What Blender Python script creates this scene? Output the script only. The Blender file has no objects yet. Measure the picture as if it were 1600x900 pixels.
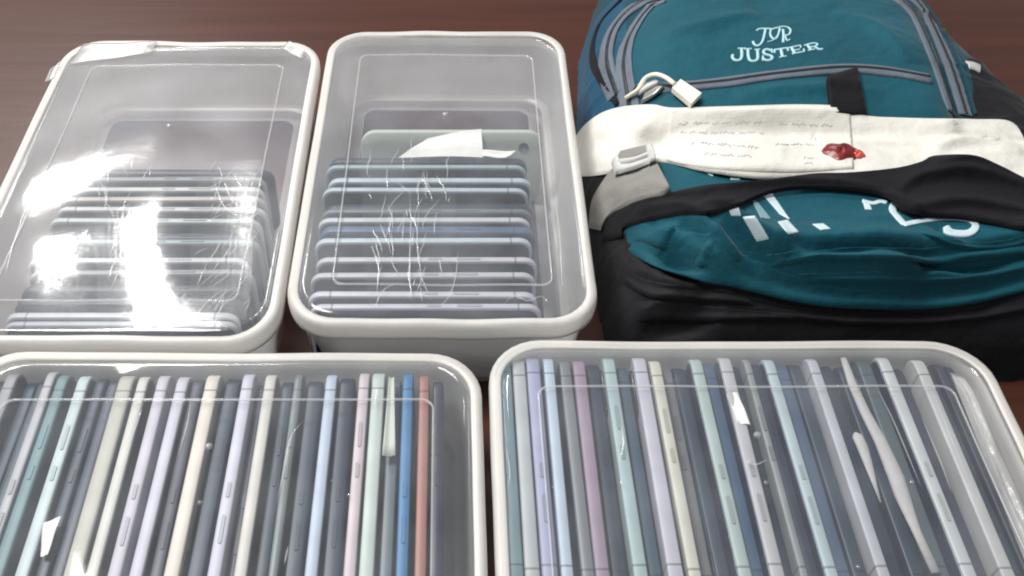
import bpy, math, random
import numpy as np
from mathutils import Vector
random.seed(7); np.random.seed(7)
sc = bpy.context.scene

# ------------------------------------------------------------------ camera
FPX, PITCH, ZC, PPX = 1500.0, math.radians(47), 0.558, 700.0
cd = bpy.data.cameras.new('camera'); cam = bpy.data.objects.new('camera', cd)
sc.collection.objects.link(cam); sc.camera = cam
cam.location = (0, 0, ZC)
cam.rotation_euler = (math.pi/2 - PITCH, 0, 0)
cd.sensor_width = 36; cd.lens = 36*FPX/1600; cd.shift_x = (800-PPX)/1600
cd.clip_start = 0.02; cd.clip_end = 60

# ------------------------------------------------------------------ room light (indoors: no sun, soft pale room and a ceiling lamp, plus an added key light)
w = bpy.data.worlds.new('World'); sc.world = w; w.use_nodes = True
bg = w.node_tree.nodes['Background']
bg.inputs[0].default_value = (0.94, 0.97, 1.0, 1); bg.inputs[1].default_value = 0.29

def lamp(name, loc, target, sx, sy, power, col):
    l = bpy.data.lights.new(name, 'AREA'); l.shape = 'RECTANGLE'; l.size = sx; l.size_y = sy
    l.energy = power; l.color = col
    o = bpy.data.objects.new(name, l); sc.collection.objects.link(o); o.location = loc
    o.rotation_euler = (Vector(target)-Vector(loc)).to_track_quat('-Z', 'Y').to_euler()
    return o
lamp('ceiling_lamp', (-1.17, 2.55, 2.30), (-0.24, 0.52, 0.08), 0.35, 0.66, 42, (1, .98, .95))
lamp('added_key_light', (-0.9, 0.85, 2.2), (0.1, 0.5, 0.0), 0.7, 0.7, 64, (1, .97, .93))  # added light, no known fixture: gives the bag folds their shading
lamp('window_light', (-3.15, 3.3, 1.7), (-.4, .7, 0), 1.3, 1.3, 40, (.97, .98, 1))

sc.view_settings.view_transform = 'Standard'; sc.view_settings.look = 'None'
sc.view_settings.exposure = 0.0; sc.view_settings.gamma = 1.0
sc.view_settings.use_curve_mapping = False
sc.render.engine = 'CYCLES'
sc.cycles.use_denoising = True
sc.cycles.max_bounces = 10; sc.cycles.transparent_max_bounces = 32
sc.cycles.diffuse_bounces = 4; sc.cycles.glossy_bounces = 4; sc.cycles.transmission_bounces = 8
sc.cycles.filter_width = 2.0

CT, ST = math.cos(PITCH), math.sin(PITCH)
def ray(px, py):
    u = (px-PPX)/FPX; v = (py-450)/FPX
    return np.array([u, CT-v*ST, -ST-v*CT])
def up(px, py, z):
    d = ray(px, py); t = (z-ZC)/d[2]
    return d[0]*t, d[1]*t

# ------------------------------------------------------------------ helpers
def lin(c):
    c = c/255.0
    return c/12.92 if c <= .04045 else ((c+.055)/1.055)**2.4
def rgb(r, g, b): return (lin(r), lin(g), lin(b), 1)

def link(o, parent=None):
    sc.collection.objects.link(o)
    if parent is not None: o.parent = parent
    return o
def mesh_obj(name, verts, faces, mat=None, parent=None, smooth=True):
    me = bpy.data.meshes.new(name)
    me.from_pydata([tuple(map(float, v)) for v in verts], [], [tuple(int(i) for i in f) for f in faces])
    if smooth:
        me.polygons.foreach_set('use_smooth', [True]*len(me.polygons))
    me.update()
    if mat is not None: me.materials.append(mat)
    return link(bpy.data.objects.new(name, me), parent)
def empty(name, loc=(0, 0, 0), rz=0.0):
    o = bpy.data.objects.new(name, None); o.location = loc; o.rotation_euler = (0, 0, rz)
    o.empty_display_size = .02
    return link(o)
def tag(o, label, cat, group=None):
    o['label'] = label; o['category'] = cat
    if group: o['group'] = group
    return o

# ------------------------------------------------------------------ materials
def newmat(name):
    m = bpy.data.materials.new(name); m.use_nodes = True
    nt = m.node_tree; nt.nodes.clear()
    out = nt.nodes.new('ShaderNodeOutputMaterial')
    return m, nt, out
def N(nt, t, **kw):
    n = nt.nodes.new(t)
    for k, v in kw.items():
        if hasattr(n, k): setattr(n, k, v)
    return n
def principled(name, col, rough=.5, metal=0.0, bump=None, vary=None, spec=None, coat=0.0, sheen=0.0):
    """bump=(scale, strength, distance); vary=(scale, amount)"""
    m, nt, out = newmat(name)
    p = N(nt, 'ShaderNodeBsdfPrincipled')
    p.inputs['Base Color'].default_value = col
    p.inputs['Roughness'].default_value = rough; p.inputs['Metallic'].default_value = metal
    if spec is not None: p.inputs['Specular IOR Level'].default_value = spec
    p.inputs['Coat Weight'].default_value = coat
    p.inputs['Sheen Weight'].default_value = sheen
    tc = N(nt, 'ShaderNodeTexCoord')
    if vary:
        nz = N(nt, 'ShaderNodeTexNoise'); nz.inputs['Scale'].default_value = vary[0]; nz.inputs['Detail'].default_value = 5
        nt.links.new(tc.outputs['Object'], nz.inputs['Vector'])
        mp = N(nt, 'ShaderNodeMapRange'); mp.inputs[1].default_value = .25; mp.inputs[2].default_value = .75
        mp.inputs[3].default_value = 1-vary[1]; mp.inputs[4].default_value = 1+vary[1]
        nt.links.new(nz.outputs[0], mp.inputs[0])
        hs = N(nt, 'ShaderNodeHueSaturation'); hs.inputs['Color'].default_value = col
        nt.links.new(mp.outputs[0], hs.inputs['Value'])
        nt.links.new(hs.outputs[0], p.inputs['Base Color'])
    if bump:
        nz = N(nt, 'ShaderNodeTexNoise'); nz.inputs['Scale'].default_value = bump[0]; nz.inputs['Detail'].default_value = 4
        nt.links.new(tc.outputs['Object'], nz.inputs['Vector'])
        b = N(nt, 'ShaderNodeBump'); b.inputs['Strength'].default_value = bump[1]; b.inputs['Distance'].default_value = bump[2]
        nt.links.new(nz.outputs[0], b.inputs['Height']); nt.links.new(b.outputs[0], p.inputs['Normal'])
    nt.links.new(p.outputs[0], out.inputs[0])
    return m
def fabric(name, col, rough=.7, weave=900, strength=.07, vary=.12, sheen=.15):
    m, nt, out = newmat(name)
    p = N(nt, 'ShaderNodeBsdfPrincipled'); p.inputs['Roughness'].default_value = rough
    p.inputs['Specular IOR Level'].default_value = .22
    p.inputs['Sheen Weight'].default_value = sheen; p.inputs['Sheen Roughness'].default_value = .4
    tc = N(nt, 'ShaderNodeTexCoord')
    nz = N(nt, 'ShaderNodeTexNoise'); nz.inputs['Scale'].default_value = 14; nz.inputs['Detail'].default_value = 6
    nt.links.new(tc.outputs['Object'], nz.inputs['Vector'])
    mp = N(nt, 'ShaderNodeMapRange'); mp.inputs[1].default_value = .3; mp.inputs[2].default_value = .7
    mp.inputs[3].default_value = 1-vary; mp.inputs[4].default_value = 1+vary
    nt.links.new(nz.outputs[0], mp.inputs[0])
    hs = N(nt, 'ShaderNodeHueSaturation'); hs.inputs['Color'].default_value = col
    nt.links.new(mp.outputs[0], hs.inputs['Value']); nt.links.new(hs.outputs[0], p.inputs['Base Color'])
    wx = N(nt, 'ShaderNodeTexWave'); wx.inputs['Scale'].default_value = weave/6.28; wx.bands_direction = 'X'
    wy = N(nt, 'ShaderNodeTexWave'); wy.inputs['Scale'].default_value = weave/6.28; wy.bands_direction = 'Y'
    for q in (wx, wy):
        q.inputs['Distortion'].default_value = .6
        nt.links.new(tc.outputs['Object'], q.inputs['Vector'])
    ad = N(nt, 'ShaderNodeMath'); ad.operation = 'ADD'
    nt.links.new(wx.outputs[1], ad.inputs[0]); nt.links.new(wy.outputs[1], ad.inputs[1])
    n2 = N(nt, 'ShaderNodeTexNoise'); n2.inputs['Scale'].default_value = 60; n2.inputs['Detail'].default_value = 5
    nt.links.new(tc.outputs['Object'], n2.inputs['Vector'])
    b2 = N(nt, 'ShaderNodeBump'); b2.inputs['Strength'].default_value = .6; b2.inputs['Distance'].default_value = .004
    nt.links.new(n2.outputs[0], b2.inputs['Height'])
    b = N(nt, 'ShaderNodeBump'); b.inputs['Strength'].default_value = strength; b.inputs['Distance'].default_value = .0004
    nt.links.new(ad.outputs[0], b.inputs['Height']); nt.links.new(b2.outputs[0], b.inputs['Normal'])
    nt.links.new(b.outputs[0], p.inputs['Normal'])
    nt.links.new(p.outputs[0], out.inputs[0])
    return m
def plastic(name, opacity, col, trans=.45, rough=.12, gloss=1.0, bump=None, uneven=0.0, tint=(1, 1, 1, 1), glow=0.0):
    """thin translucent plastic: see-through share + milky share + gloss"""
    m, nt, out = newmat(name)
    tr = N(nt, 'ShaderNodeBsdfTransparent'); tr.inputs[0].default_value = tint
    df = N(nt, 'ShaderNodeBsdfDiffuse'); df.inputs[0].default_value = col
    tl = N(nt, 'ShaderNodeBsdfTranslucent'); tl.inputs[0].default_value = col
    mk = N(nt, 'ShaderNodeMixShader'); mk.inputs[0].default_value = trans
    nt.links.new(df.outputs[0], mk.inputs[1]); nt.links.new(tl.outputs[0], mk.inputs[2])
    mo = N(nt, 'ShaderNodeMixShader'); mo.inputs[0].default_value = opacity
    nt.links.new(tr.outputs[0], mo.inputs[1]); nt.links.new(mk.outputs[0], mo.inputs[2])
    tc = N(nt, 'ShaderNodeTexCoord')
    if uneven:
        nz = N(nt, 'ShaderNodeTexNoise'); nz.inputs['Scale'].default_value = 18; nz.inputs['Detail'].default_value = 6
        nt.links.new(tc.outputs['Object'], nz.inputs['Vector'])
        mp = N(nt, 'ShaderNodeMapRange'); mp.inputs[1].default_value = .3; mp.inputs[2].default_value = .7
        mp.inputs[3].default_value = max(0, opacity-uneven); mp.inputs[4].default_value = min(1, opacity+uneven)
        nt.links.new(nz.outputs[0], mp.inputs[0]); nt.links.new(mp.outputs[0], mo.inputs[0])
    gl = N(nt, 'ShaderNodeBsdfGlossy'); gl.inputs['Roughness'].default_value = rough
    fr = N(nt, 'ShaderNodeFresnel'); ge = N(nt, 'ShaderNodeNewGeometry'); io = N(nt, 'ShaderNodeMapRange')
    io.inputs[3].default_value = 1.48; io.inputs[4].default_value = 1/1.48     # a thin sheet reflects alike from both sides
    nt.links.new(ge.outputs['Backfacing'], io.inputs[0]); nt.links.new(io.outputs[0], fr.inputs[0])
    mu = N(nt, 'ShaderNodeMath'); mu.operation = 'MULTIPLY'; mu.inputs[1].default_value = gloss
    nt.links.new(fr.outputs[0], mu.inputs[0])
    mx = N(nt, 'ShaderNodeMixShader')
    nt.links.new(mu.outputs[0], mx.inputs[0]); nt.links.new(mo.outputs[0], mx.inputs[1])
    g2 = N(nt, 'ShaderNodeBsdfGlossy'); g2.inputs['Roughness'].default_value = .34
    gm = N(nt, 'ShaderNodeMixShader'); gm.inputs[0].default_value = glow
    nt.links.new(gl.outputs[0], gm.inputs[1]); nt.links.new(g2.outputs[0], gm.inputs[2]); nt.links.new(gm.outputs[0], mx.inputs[2])
    if bump:
        nz = N(nt, 'ShaderNodeTexNoise'); nz.inputs['Scale'].default_value = bump[0]; nz.inputs['Detail'].default_value = 5
        nt.links.new(tc.outputs['Object'], nz.inputs['Vector'])
        b = N(nt, 'ShaderNodeBump'); b.inputs['Strength'].default_value = bump[1]; b.inputs['Distance'].default_value = bump[2]
        nt.links.new(nz.outputs[0], b.inputs['Height'])
        nt.links.new(b.outputs[0], gl.inputs['Normal'])
    nt.links.new(mx.outputs[0], out.inputs[0])
    return m

def wood():
    m, nt, out = newmat('dark_red_wood')
    p = N(nt, 'ShaderNodeBsdfPrincipled'); p.inputs['Roughness'].default_value = .34
    p.inputs['Specular IOR Level'].default_value = .42
    tc = N(nt, 'ShaderNodeTexCoord'); mp = N(nt, 'ShaderNodeMapping')
    mp.inputs['Scale'].default_value = (1.6, 26, 8); mp.inputs['Rotation'].default_value = (0, 0, .05)
    nt.links.new(tc.outputs['Object'], mp.inputs[0])
    nz = N(nt, 'ShaderNodeTexNoise'); nz.inputs['Scale'].default_value = 2.2; nz.inputs['Detail'].default_value = 9; nz.inputs['Distortion'].default_value = .5
    nt.links.new(mp.outputs[0], nz.inputs[0])
    r = N(nt, 'ShaderNodeValToRGB')
    r.color_ramp.elements[0].position = .3; r.color_ramp.elements[0].color = (.050, .0155, .009, 1)
    r.color_ramp.elements[1].position = .72; r.color_ramp.elements[1].color = (.067, .0215, .0125, 1)
    nt.links.new(nz.outputs[0], r.inputs[0]); nt.links.new(r.outputs[0], p.inputs['Base Color'])
    b = N(nt, 'ShaderNodeBump'); b.inputs['Strength'].default_value = .12; b.inputs['Distance'].default_value = .002
    nt.links.new(nz.outputs[0], b.inputs['Height']); nt.links.new(b.outputs[0], p.inputs['Normal'])
    nt.links.new(p.outputs[0], out.inputs[0])
    return m

M = {
    'wood': wood(),
    'tub': plastic('frosted_tub', .54, (.93, .93, .92, 1), trans=.5, rough=.3, uneven=.06, bump=(40, .15, .002)),
    'floor': plastic('thin_frosted_floor', .07, (.62, .64, .84, 1), trans=.4, rough=.3, gloss=.6, uneven=.04),
    'rim': plastic('milky_rim', .52, (.98, .96, .92, 1), trans=.25, rough=.45, uneven=.06, bump=(60, .3, .002)),
    'panel': plastic('clear_lid', .050, (.84, .89, .97, 1), trans=.3, rough=.045, uneven=.02, gloss=.8),
    'panel_film': plastic('filmed_lid', .066, (.84, .89, .97, 1), trans=.3, rough=.095, uneven=.03, gloss=1.15, bump=(9, .25, .004), glow=.15),
    'ridge': plastic('lid_ridge', .26, (.93, .95, .97, 1), trans=.3, rough=.1),
    'tape': plastic('clear_tape', .012, (.92, .94, .96, 1), trans=.3, rough=.12, gloss=.45, bump=(22, .12, .003)),
    'crease': plastic('tape_crease', .28, (.95, .97, .98, 1), trans=.3, rough=.08, gloss=2.0),  # wrinkle highlights put into the colour as a milky white
    'torn': plastic('torn_tape', .30, (.95, .95, .93, 1), trans=.3, rough=.2, uneven=.12),
    'drop': plastic('clear_drop', .16, (.95, .96, .97, 1), trans=.3, rough=.08, gloss=1.6),
    'glass': principled('phone_glass', rgb(20, 38, 64), .2, spec=.4),
    'lens': principled('camera_glass', rgb(12, 14, 18), .1),
    'paper': principled('white_paper', rgb(232, 232, 228), .8, bump=(90, .3, .002), vary=(30, .05)),
    'foam': principled('white_foam', rgb(172, 171, 172), .7, bump=(150, .5, .002), vary=(40, .07)),
    'case': principled('pale_green_case', rgb(180, 188, 180), .5),
    'bagfilm': plastic('milky_bag', .42, (.92, .92, .9, 1), trans=.3, rough=.15, bump=(60, .9, .006), uneven=.15),
    'teal': fabric('teal_nylon', rgb(10, 74, 88), .72),
    'teal_dark': fabric('dark_teal_nylon', rgb(9, 58, 71), .72),
    'blue': fabric('blue_side_nylon', rgb(12, 66, 92), .6),
    'black': fabric('black_nylon', rgb(22, 22, 26), .72, sheen=.08),
    'strap': fabric('black_webbing', rgb(18, 18, 22), .85, weave=1400, strength=.1, sheen=.05),
    'grey_web': fabric('grey_webbing', rgb(132, 130, 126), .7, weave=1400, strength=.1),
    'zip_tape': fabric('grey_zip_tape', rgb(96, 105, 116), .65, weave=1600, strength=.1),
    'zip_teeth': principled('dark_zip_coil', rgb(30, 34, 40), .4, bump=(900, .5, .001)),
    'cloth': fabric('white_cotton', rgb(212, 210, 203), .9, weave=1100, strength=.12, vary=.04, sheen=.1),
    'thread': principled('embroidery_thread', rgb(164, 202, 208), .7, bump=(700, .5, .0006)),
    'print': principled('white_print', rgb(190, 208, 214), .5),
    'print_grey': principled('grey_print', rgb(120, 150, 160), .5),
    'ink': principled('pencil_ink', rgb(178, 178, 182), .8),
    'wax': principled('red_sealing_wax', rgb(112, 24, 26), .4, coat=.15, bump=(160, .5, .003), vary=(80, .2)),
    'wax_pale': principled('smeared_wax', rgb(196, 84, 74), .35, bump=(160, .4, .002)),
    'white_plastic': principled('white_plastic', rgb(188, 188, 186), .35),
    'lock': principled('cream_plastic', rgb(228, 222, 206), .45),
    'steel': principled('zip_steel', rgb(150, 150, 148), .35, metal=.8),
}

# ------------------------------------------------------------------ the table
def slab(name, x0, x1, y0, y1, z0, z1, mat, parent=None):
    v = [(x0, y0, z0), (x1, y0, z0), (x1, y1, z0), (x0, y1, z0), (x0, y0, z1), (x1, y0, z1), (x1, y1, z1), (x0, y1, z1)]
    f = [(3, 2, 1, 0), (4, 5, 6, 7), (0, 1, 5, 4), (1, 2, 6, 5), (2, 3, 7, 6), (3, 0, 4, 7)]
    return mesh_obj(name, v, f, mat, parent, smooth=False)
t = slab('table_top', -1.1, 1.3, -.15, 1.25, -.035, 0, M['wood']); t['kind'] = 'structure'
t['label'] = 'dark reddish brown polished wooden table top under everything'

# ------------------------------------------------------------------ storage boxes
def rr(hx, hy, r, step=.008, nc=8):
    """rounded rectangle loop, ccw, straight runs subdivided"""
    pts = []
    cs = [(hx-r, hy-r, 0), (-hx+r, hy-r, 90), (-hx+r, -hy+r, 180), (hx-r, -hy+r, 270)]
    for i, (cx, cy, a0) in enumerate(cs):
        for k in range(nc+1):
            a = math.radians(a0+90*k/nc); pts.append((cx+r*math.cos(a), cy+r*math.sin(a)))
        nx, ny, a1 = cs[(i+1) % 4]; a1 = math.radians(a1)
        e = (nx+r*math.cos(a1), ny+r*math.sin(a1)); s = pts[-1]
        n = max(1, int(round(math.hypot(e[0]-s[0], e[1]-s[1])/step)))
        # same count on opposite sides whatever the inset: count from the outline handed in by the caller
        for k in range(1, n): pts.append((s[0]+(e[0]-s[0])*k/n, s[1]+(e[1]-s[1])*k/n))
    return pts
def rr_n(hx, hy, r, nx, ny, nc=8):
    pts = []
    cs = [(hx-r, hy-r, 0, nx), (-hx+r, hy-r, 90, ny), (-hx+r, -hy+r, 180, nx), (hx-r, -hy+r, 270, ny)]
    for i, (cx, cy, a0, n) in enumerate(cs):
        for k in range(nc+1):
            a = math.radians(a0+90*k/nc); pts.append((cx+r*math.cos(a), cy+r*math.sin(a)))
        qx, qy, a1, _ = cs[(i+1) % 4]; a1 = math.radians(a1)
        e = (qx+r*math.cos(a1), qy+r*math.sin(a1)); s = pts[-1]
        for k in range(1, n): pts.append((s[0]+(e[0]-s[0])*k/n, s[1]+(e[1]-s[1])*k/n))
    return pts
def sweep(hx, hy, r, prof, closed, wob=0.0, cap0=False, cap1=False, nx=24, ny=24, seed=0):
    """prof = [(inset, z)] swept round a rounded rectangle"""
    V, F = [], []
    rnd = random.Random(seed)
    n = len(rr_n(hx, hy, r, nx, ny))
    ph = [rnd.uniform(0, 6.28) for _ in range(6)]
    for (ins, z) in prof:
        for i, (x, y) in enumerate(rr_n(hx-ins, hy-ins, max(.004, r-ins*.75), nx, ny)):
            a = 2*math.pi*i/n
            dz = wob*(math.sin(3*a+ph[0])+.7*math.sin(7*a+ph[1])+.4*math.sin(13*a+ph[2]))
            dr = 1+wob*1.2*(math.sin(5*a+ph[3])+.6*math.sin(11*a+ph[4]))
            V.append((x*dr, y*dr, z+dz))
    k = len(prof)
    for j in range(k if closed else k-1):
        a0 = j*n; b0 = ((j+1) % k)*n
        for i in range(n):
            i2 = (i+1) % n
            F.append((a0+i, a0+i2, b0+i2, b0+i))
    if cap0: F.append(tuple(reversed(range(n))))
    if cap1: F.append(tuple(range((k-1)*n, k*n)))
    return V, F

HB = .080
def make_box(x0, x1, y0, y1, rz, label, seed, film=False, ridge_in=.030, wave=.00022):
    cx, cy = (x0+x1)/2, (y0+y1)/2; hx, hy = (x1-x0)/2, (y1-y0)/2
    R = .034
    b = empty('storage_box', (cx, cy, 0), rz)
    tag(b, label, 'storage box', 'lidded plastic boxes of phones')
    # tub: outer wall, foot, inner wall and floor as one shell
    prof = [(.030, .0115), (.022, .0105), (.0195, .0006), (.0150, .0008), (.012, .010), (.0055, .064), (.0045, .070), (.0045, .0725),
            (.0062, .0725), (.0068, .066), (.0100, .019), (.0125, .0138), (.017, .0130)]
    V, F = sweep(hx, hy, R, prof, False, seed=seed)
    n = len(V)//len(prof)
    tub = mesh_obj('tub', V, F, M['tub'], b)
    FV, FF = [], []
    for z_, ins_ in ((.0115, .030), (.0130, .017)):
        FV += [(x, y, z_) for x, y in rr_n(hx-ins_, hy-ins_, max(.004, R-ins_*.75), 24, 24)]
    FF = [tuple(reversed(range(n))), tuple(range(n, 2*n))]
    mesh_obj('tub_floor', FV, FF, M['floor'], tub, smooth=False)
    # lid
    lid_prof = [(.0025, .0640), (.0006, .0645), (.0001, .0700), (.0004, .0758), (.0011, .0776), (.0024, .0786), (.0038, .0788), (.0054, .0786), (.0068, .0781), (.0074, .0776),
                (.0074, .0768), (.0062, .0772), (.0046, .0768), (.0036, .0755), (.0026, .0700)]
    V, F = sweep(hx, hy, R, lid_prof, True, wob=.0006, seed=seed+1)
    lid = empty('lid', (0, 0, 0)); lid.parent = b
    # the lid's clear panel carries its rim, ridge and tape
    bpy.data.objects.remove(lid)
    rnd = random.Random(seed+5)
    K = 22; PV, PF = [], []
    waves = [(rnd.uniform(-1, 1), rnd.uniform(-1, 1), rnd.uniform(30, 95), rnd.uniform(0, 6.28)) for _ in range(7)]
    def wz(x, y):
        s = 0
        for (a, c, k, p) in waves: s += math.sin((a*x+c*y)*k+p)*40/k
        return s*wave
    ring = rr_n(hx-.0068, hy-.0068, R-.0051, 24, 24); n = len(ring)
    for zt in (0.0786-.0012, 0.0786-.0020):
        for k in range(1, K+1):
            s = k/K
            for (x, y) in ring:
                e = 1-s**6
                PV.append((x*s, y*s, zt+wz(x*s, y*s)*e-.0004*(1-s*s)))
    for lay in (0, 1):
        o = lay*K*n
        for k in range(K-1):
            for i in range(n):
                i2 = (i+1) % n; q = (o+k*n+i, o+(k+1)*n+i, o+(k+1)*n+i2, o+k*n+i2)
                PF.append(q if lay == 0 else tuple(reversed(q)))
        c = tuple(range(o, o+n)); PF.append(c if lay == 0 else tuple(reversed(c)))
    for i in range(n):
        i2 = (i+1) % n; PF.append(((K-1)*n+i2, (K-1)*n+i, K*n+(K-1)*n+i, K*n+(K-1)*n+i2))
    lid = mesh_obj('lid', PV, PF, M['panel_film' if film else 'panel'], b)
    mesh_obj('lid_rim', V, F, M['rim'], lid)
    # raised ridge on the panel
    rx, ry = hx-ridge_in, hy-ridge_in*1.25
    V, F = sweep(rx, ry, .008, [(0, .0768), (.0001, .0781), (.0011, .0781), (.0012, .0768)], True, nx=40, ny=40)
    V = [(x, y, z+wz(x, y)) for (x, y, z) in V]
    mesh_obj('lid_ridge', V, F, M['ridge'], lid)
    # injection point: small moulded knob in the middle of the lid
    V, F = [], []
    for k, (r_, z_) in enumerate(((.0022, .0770), (.0020, .0784), (.0010, .0788))):
        for i in range(12): V.append((r_*math.cos(i*math.pi/6), r_*math.sin(i*math.pi/6)+hy*.30, z_))
    for k in range(2):
        for i in range(12): F.append((k*12+i, k*12+(i+1) % 12, k*12+12+(i+1) % 12, k*12+12+i))
    F.append(tuple(range(24, 36)))
    mesh_obj('moulding_point', V, F, M['ridge'], lid)
    return b, lid, (cx, cy, rz), wz

B1, lid1, fr1, wz1 = make_box(-.341, -.1125, .398, .752, 0, 'clear lidded box at back left with white glare on its lid', 11, True, wave=.0007)
B2, lid2, fr2, wz2 = make_box(-.109, .1035, .413, .768, math.radians(-.5), 'clear lidded box of phones touching the teal backpack, green case inside', 22, True, wave=.00025)
B3, lid3, fr3, wz3 = make_box(-.305, .0215, .185, .392, 0, 'clear lidded box at front left with upright phones side by side', 33, False)
B4, lid4, fr4, wz4 = make_box(.0255, .3450, .190, .402, 0, 'clear lidded box at front right with upright phones side by side', 44, False)

def to_local(fr, x, y):
    cx, cy, a = fr; x -= cx; y -= cy
    return x*math.cos(a)+y*math.sin(a), -x*math.sin(a)+y*math.cos(a)

def slivers(name, paths, mat, parent, zoff, hw=.0005, h=.0006):
    """tape creases: thin raised slivers, one mesh"""
    V, F = [], []
    for P in paths:
        o = len(V); n = len(P)
        for i, (x, y, z) in enumerate(P):
            a = P[max(0, i-1)]; b_ = P[min(n-1, i+1)]
            dx, dy = b_[0]-a[0], b_[1]-a[1]; L = math.hypot(dx, dy) or 1
            nx_, ny_ = -dy/L, dx/L; s = math.sin(math.pi*(i+.25)/(n-.5))
            V += [(x+nx_*hw*s, y+ny_*hw*s, z+zoff), (x, y, z+zoff+h*s), (x-nx_*hw*s, y-ny_*hw*s, z+zoff)]
        for i in range(n-1):
            k = o+3*i
            F += [(k, k+1, k+4, k+3), (k+1, k+2, k+5, k+4)]
    return mesh_obj(name, V, F, mat, parent)

def tape(fr, wz, lid, quad_px, nu, creases, seed, crease_len=(.006, .02), ang=(1.2, 1.9)):
    """a strip of clear tape stuck on a lid, quad corners given as points on the lid top"""
    rnd = random.Random(seed)
    Q = [to_local(fr, *up(px, py, .0784)) for px, py in quad_px]
    def P(u, v):
        x = (1-u)*(1-v)*Q[0][0]+u*(1-v)*Q[1][0]+u*v*Q[2][0]+(1-u)*v*Q[3][0]
        y = (1-u)*(1-v)*Q[0][1]+u*(1-v)*Q[1][1]+u*v*Q[2][1]+(1-u)*v*Q[3][1]
        return x, y
    V, F = [], []
    ph = [rnd.uniform(0, 6.3) for _ in range(4)]
    for lay in (0, 1):
        for i in range(nu+1):
            for j in range(nu+1):
                u, v = i/nu, j/nu; x, y = P(u, v)
                x += .0012*math.sin(9*v+ph[0])*(1 if i in (0, nu) else 0)
                rip = .00012*math.sin(u*66+3*math.sin(v*5+ph[1])+ph[2])*math.sin(math.pi*v)*math.sin(math.pi*u)
                V.append((x, y, .0784+wz(x, y)+rip+(.0004 if lay == 0 else .0002)))
    m = nu+1
    for i in range(nu):
        for j in range(nu):
            q = (i*m+j, (i+1)*m+j, (i+1)*m+j+1, i*m+j+1); F.append(q); F.append(tuple(m*m+k for k in reversed(q)))
    tp = mesh_obj('packing_tape', V, F, M['tape'], lid)
    paths = []
    for _ in range(creases):
        u, v = rnd.uniform(.04, .96), min(.97, max(.03, rnd.betavariate(1.3, 1.3)))
        x, y = P(u, v); a = rnd.uniform(*ang); L = rnd.uniform(*crease_len); n = rnd.randint(4, 7); pts = []
        for k in range(n):
            pts.append((x, y, .0784+wz(x, y))); a += rnd.uniform(-.24, .24)
            x += math.cos(a)*L/n; y += math.sin(a)*L/n
        paths.append(pts)
    c = slivers('tape_crease', paths, M['crease'], tp, .0004); c['kind'] = 'stuff'
    return tp
tape(fr1, wz1, lid1, [(150, 478), (235, 478), (262, 250), (150, 250)], 24, 30, 1, (.012, .045), (1.35, 1.9))
tape(fr1, wz1, lid1, [(290, 505), (385, 500), (408, 252), (310, 252)], 24, 42, 2, (.010, .035), (.9, 1.4))
tape(fr2, wz2, lid2, [(575, 482), (705, 482), (712, 250), (560, 240)], 24, 46, 3, (.006, .050), (1.25, 1.9))

# ------------------------------------------------------------------ phones
def phone_meshes():
    L, H, T = .158, .0612, .0082
    def ring_slab(name, hx, hz, r, prof, zc):
        # prof = [(inset, y)] swept round a rounded rectangle in the x-z plane
        V, F = [], []; n = None
        for ins, y in prof:
            pts = rr_n(hx-ins, hz-ins, max(.001, r-ins), 1, 1, 5)
            n = len(pts)
            for (x, z) in pts: V.append((x, y, z+zc))
        for j in range(len(prof)-1):
            for i in range(n):
                i2 = (i+1) % n; F.append((j*n+i, (j+1)*n+i, (j+1)*n+i2, j*n+i2))
        F.append(tuple(range(n))); F.append(tuple(reversed(range((len(prof)-1)*n, len(prof)*n))))
        me = bpy.data.meshes.new(name); me.from_pydata(V, [], F)
        me.polygons.foreach_set('use_smooth', [len(p.vertices) < 6 for p in me.polygons]); me.update()
        return me
    t = T/2
    fr = ring_slab('frame', L/2, H/2, .0095, [(.0011, -t), (.0003, -t+.0004), (0, -t+.0011), (0, t-.0011), (.0003, t-.0004), (.0011, t)], H/2)
    sc_ = ring_slab('screen', L/2-.0022, H/2-.0022, .0078, [(.0006, -t-.0004), (0, -t-.0001), (0, -t+.0003)], H/2)
    bk = ring_slab('camera_bump', .0165, .011, .004, [(0, t-.0002), (0, t+.0011), (.0008, t+.0015)], H-.0165)
    bt = ring_slab('button', .0085, .0011, .0010, [(0, -.0011), (0, .0011)], 0)
    # buttons lie on the top edge: long in x, flat in z
    for me, n in ((bt, 0),):
        for v in me.vertices: v.co = Vector((v.co.x, v.co.z, v.co.y*.45))
    for v in bk.vertices: v.co.x += L/2-.025
    return fr, sc_, bk, bt
FR, SCR, BUMP, BTN = phone_meshes()
for me in (FR, SCR, BUMP, BTN): me.materials.append(None)
PH = .0612
ORD = ['', 'first', 'second', 'third', 'fourth', 'fifth', 'sixth', 'seventh', 'eighth', 'ninth', 'tenth', 'eleventh', 'twelfth', 'thirteenth',
       'fourteenth', 'fifteenth', 'sixteenth', 'seventeenth', 'eighteenth', 'nineteenth', 'twentieth', 'twenty-first', 'twenty-second',
       'twenty-third', 'twenty-fourth', 'twenty-fifth', 'twenty-sixth', 'twenty-seventh', 'twenty-eighth', 'twenty-ninth', 'thirtieth', 'thirty-first', 'thirty-second', 'thirty-third']
_fm = {}
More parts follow.
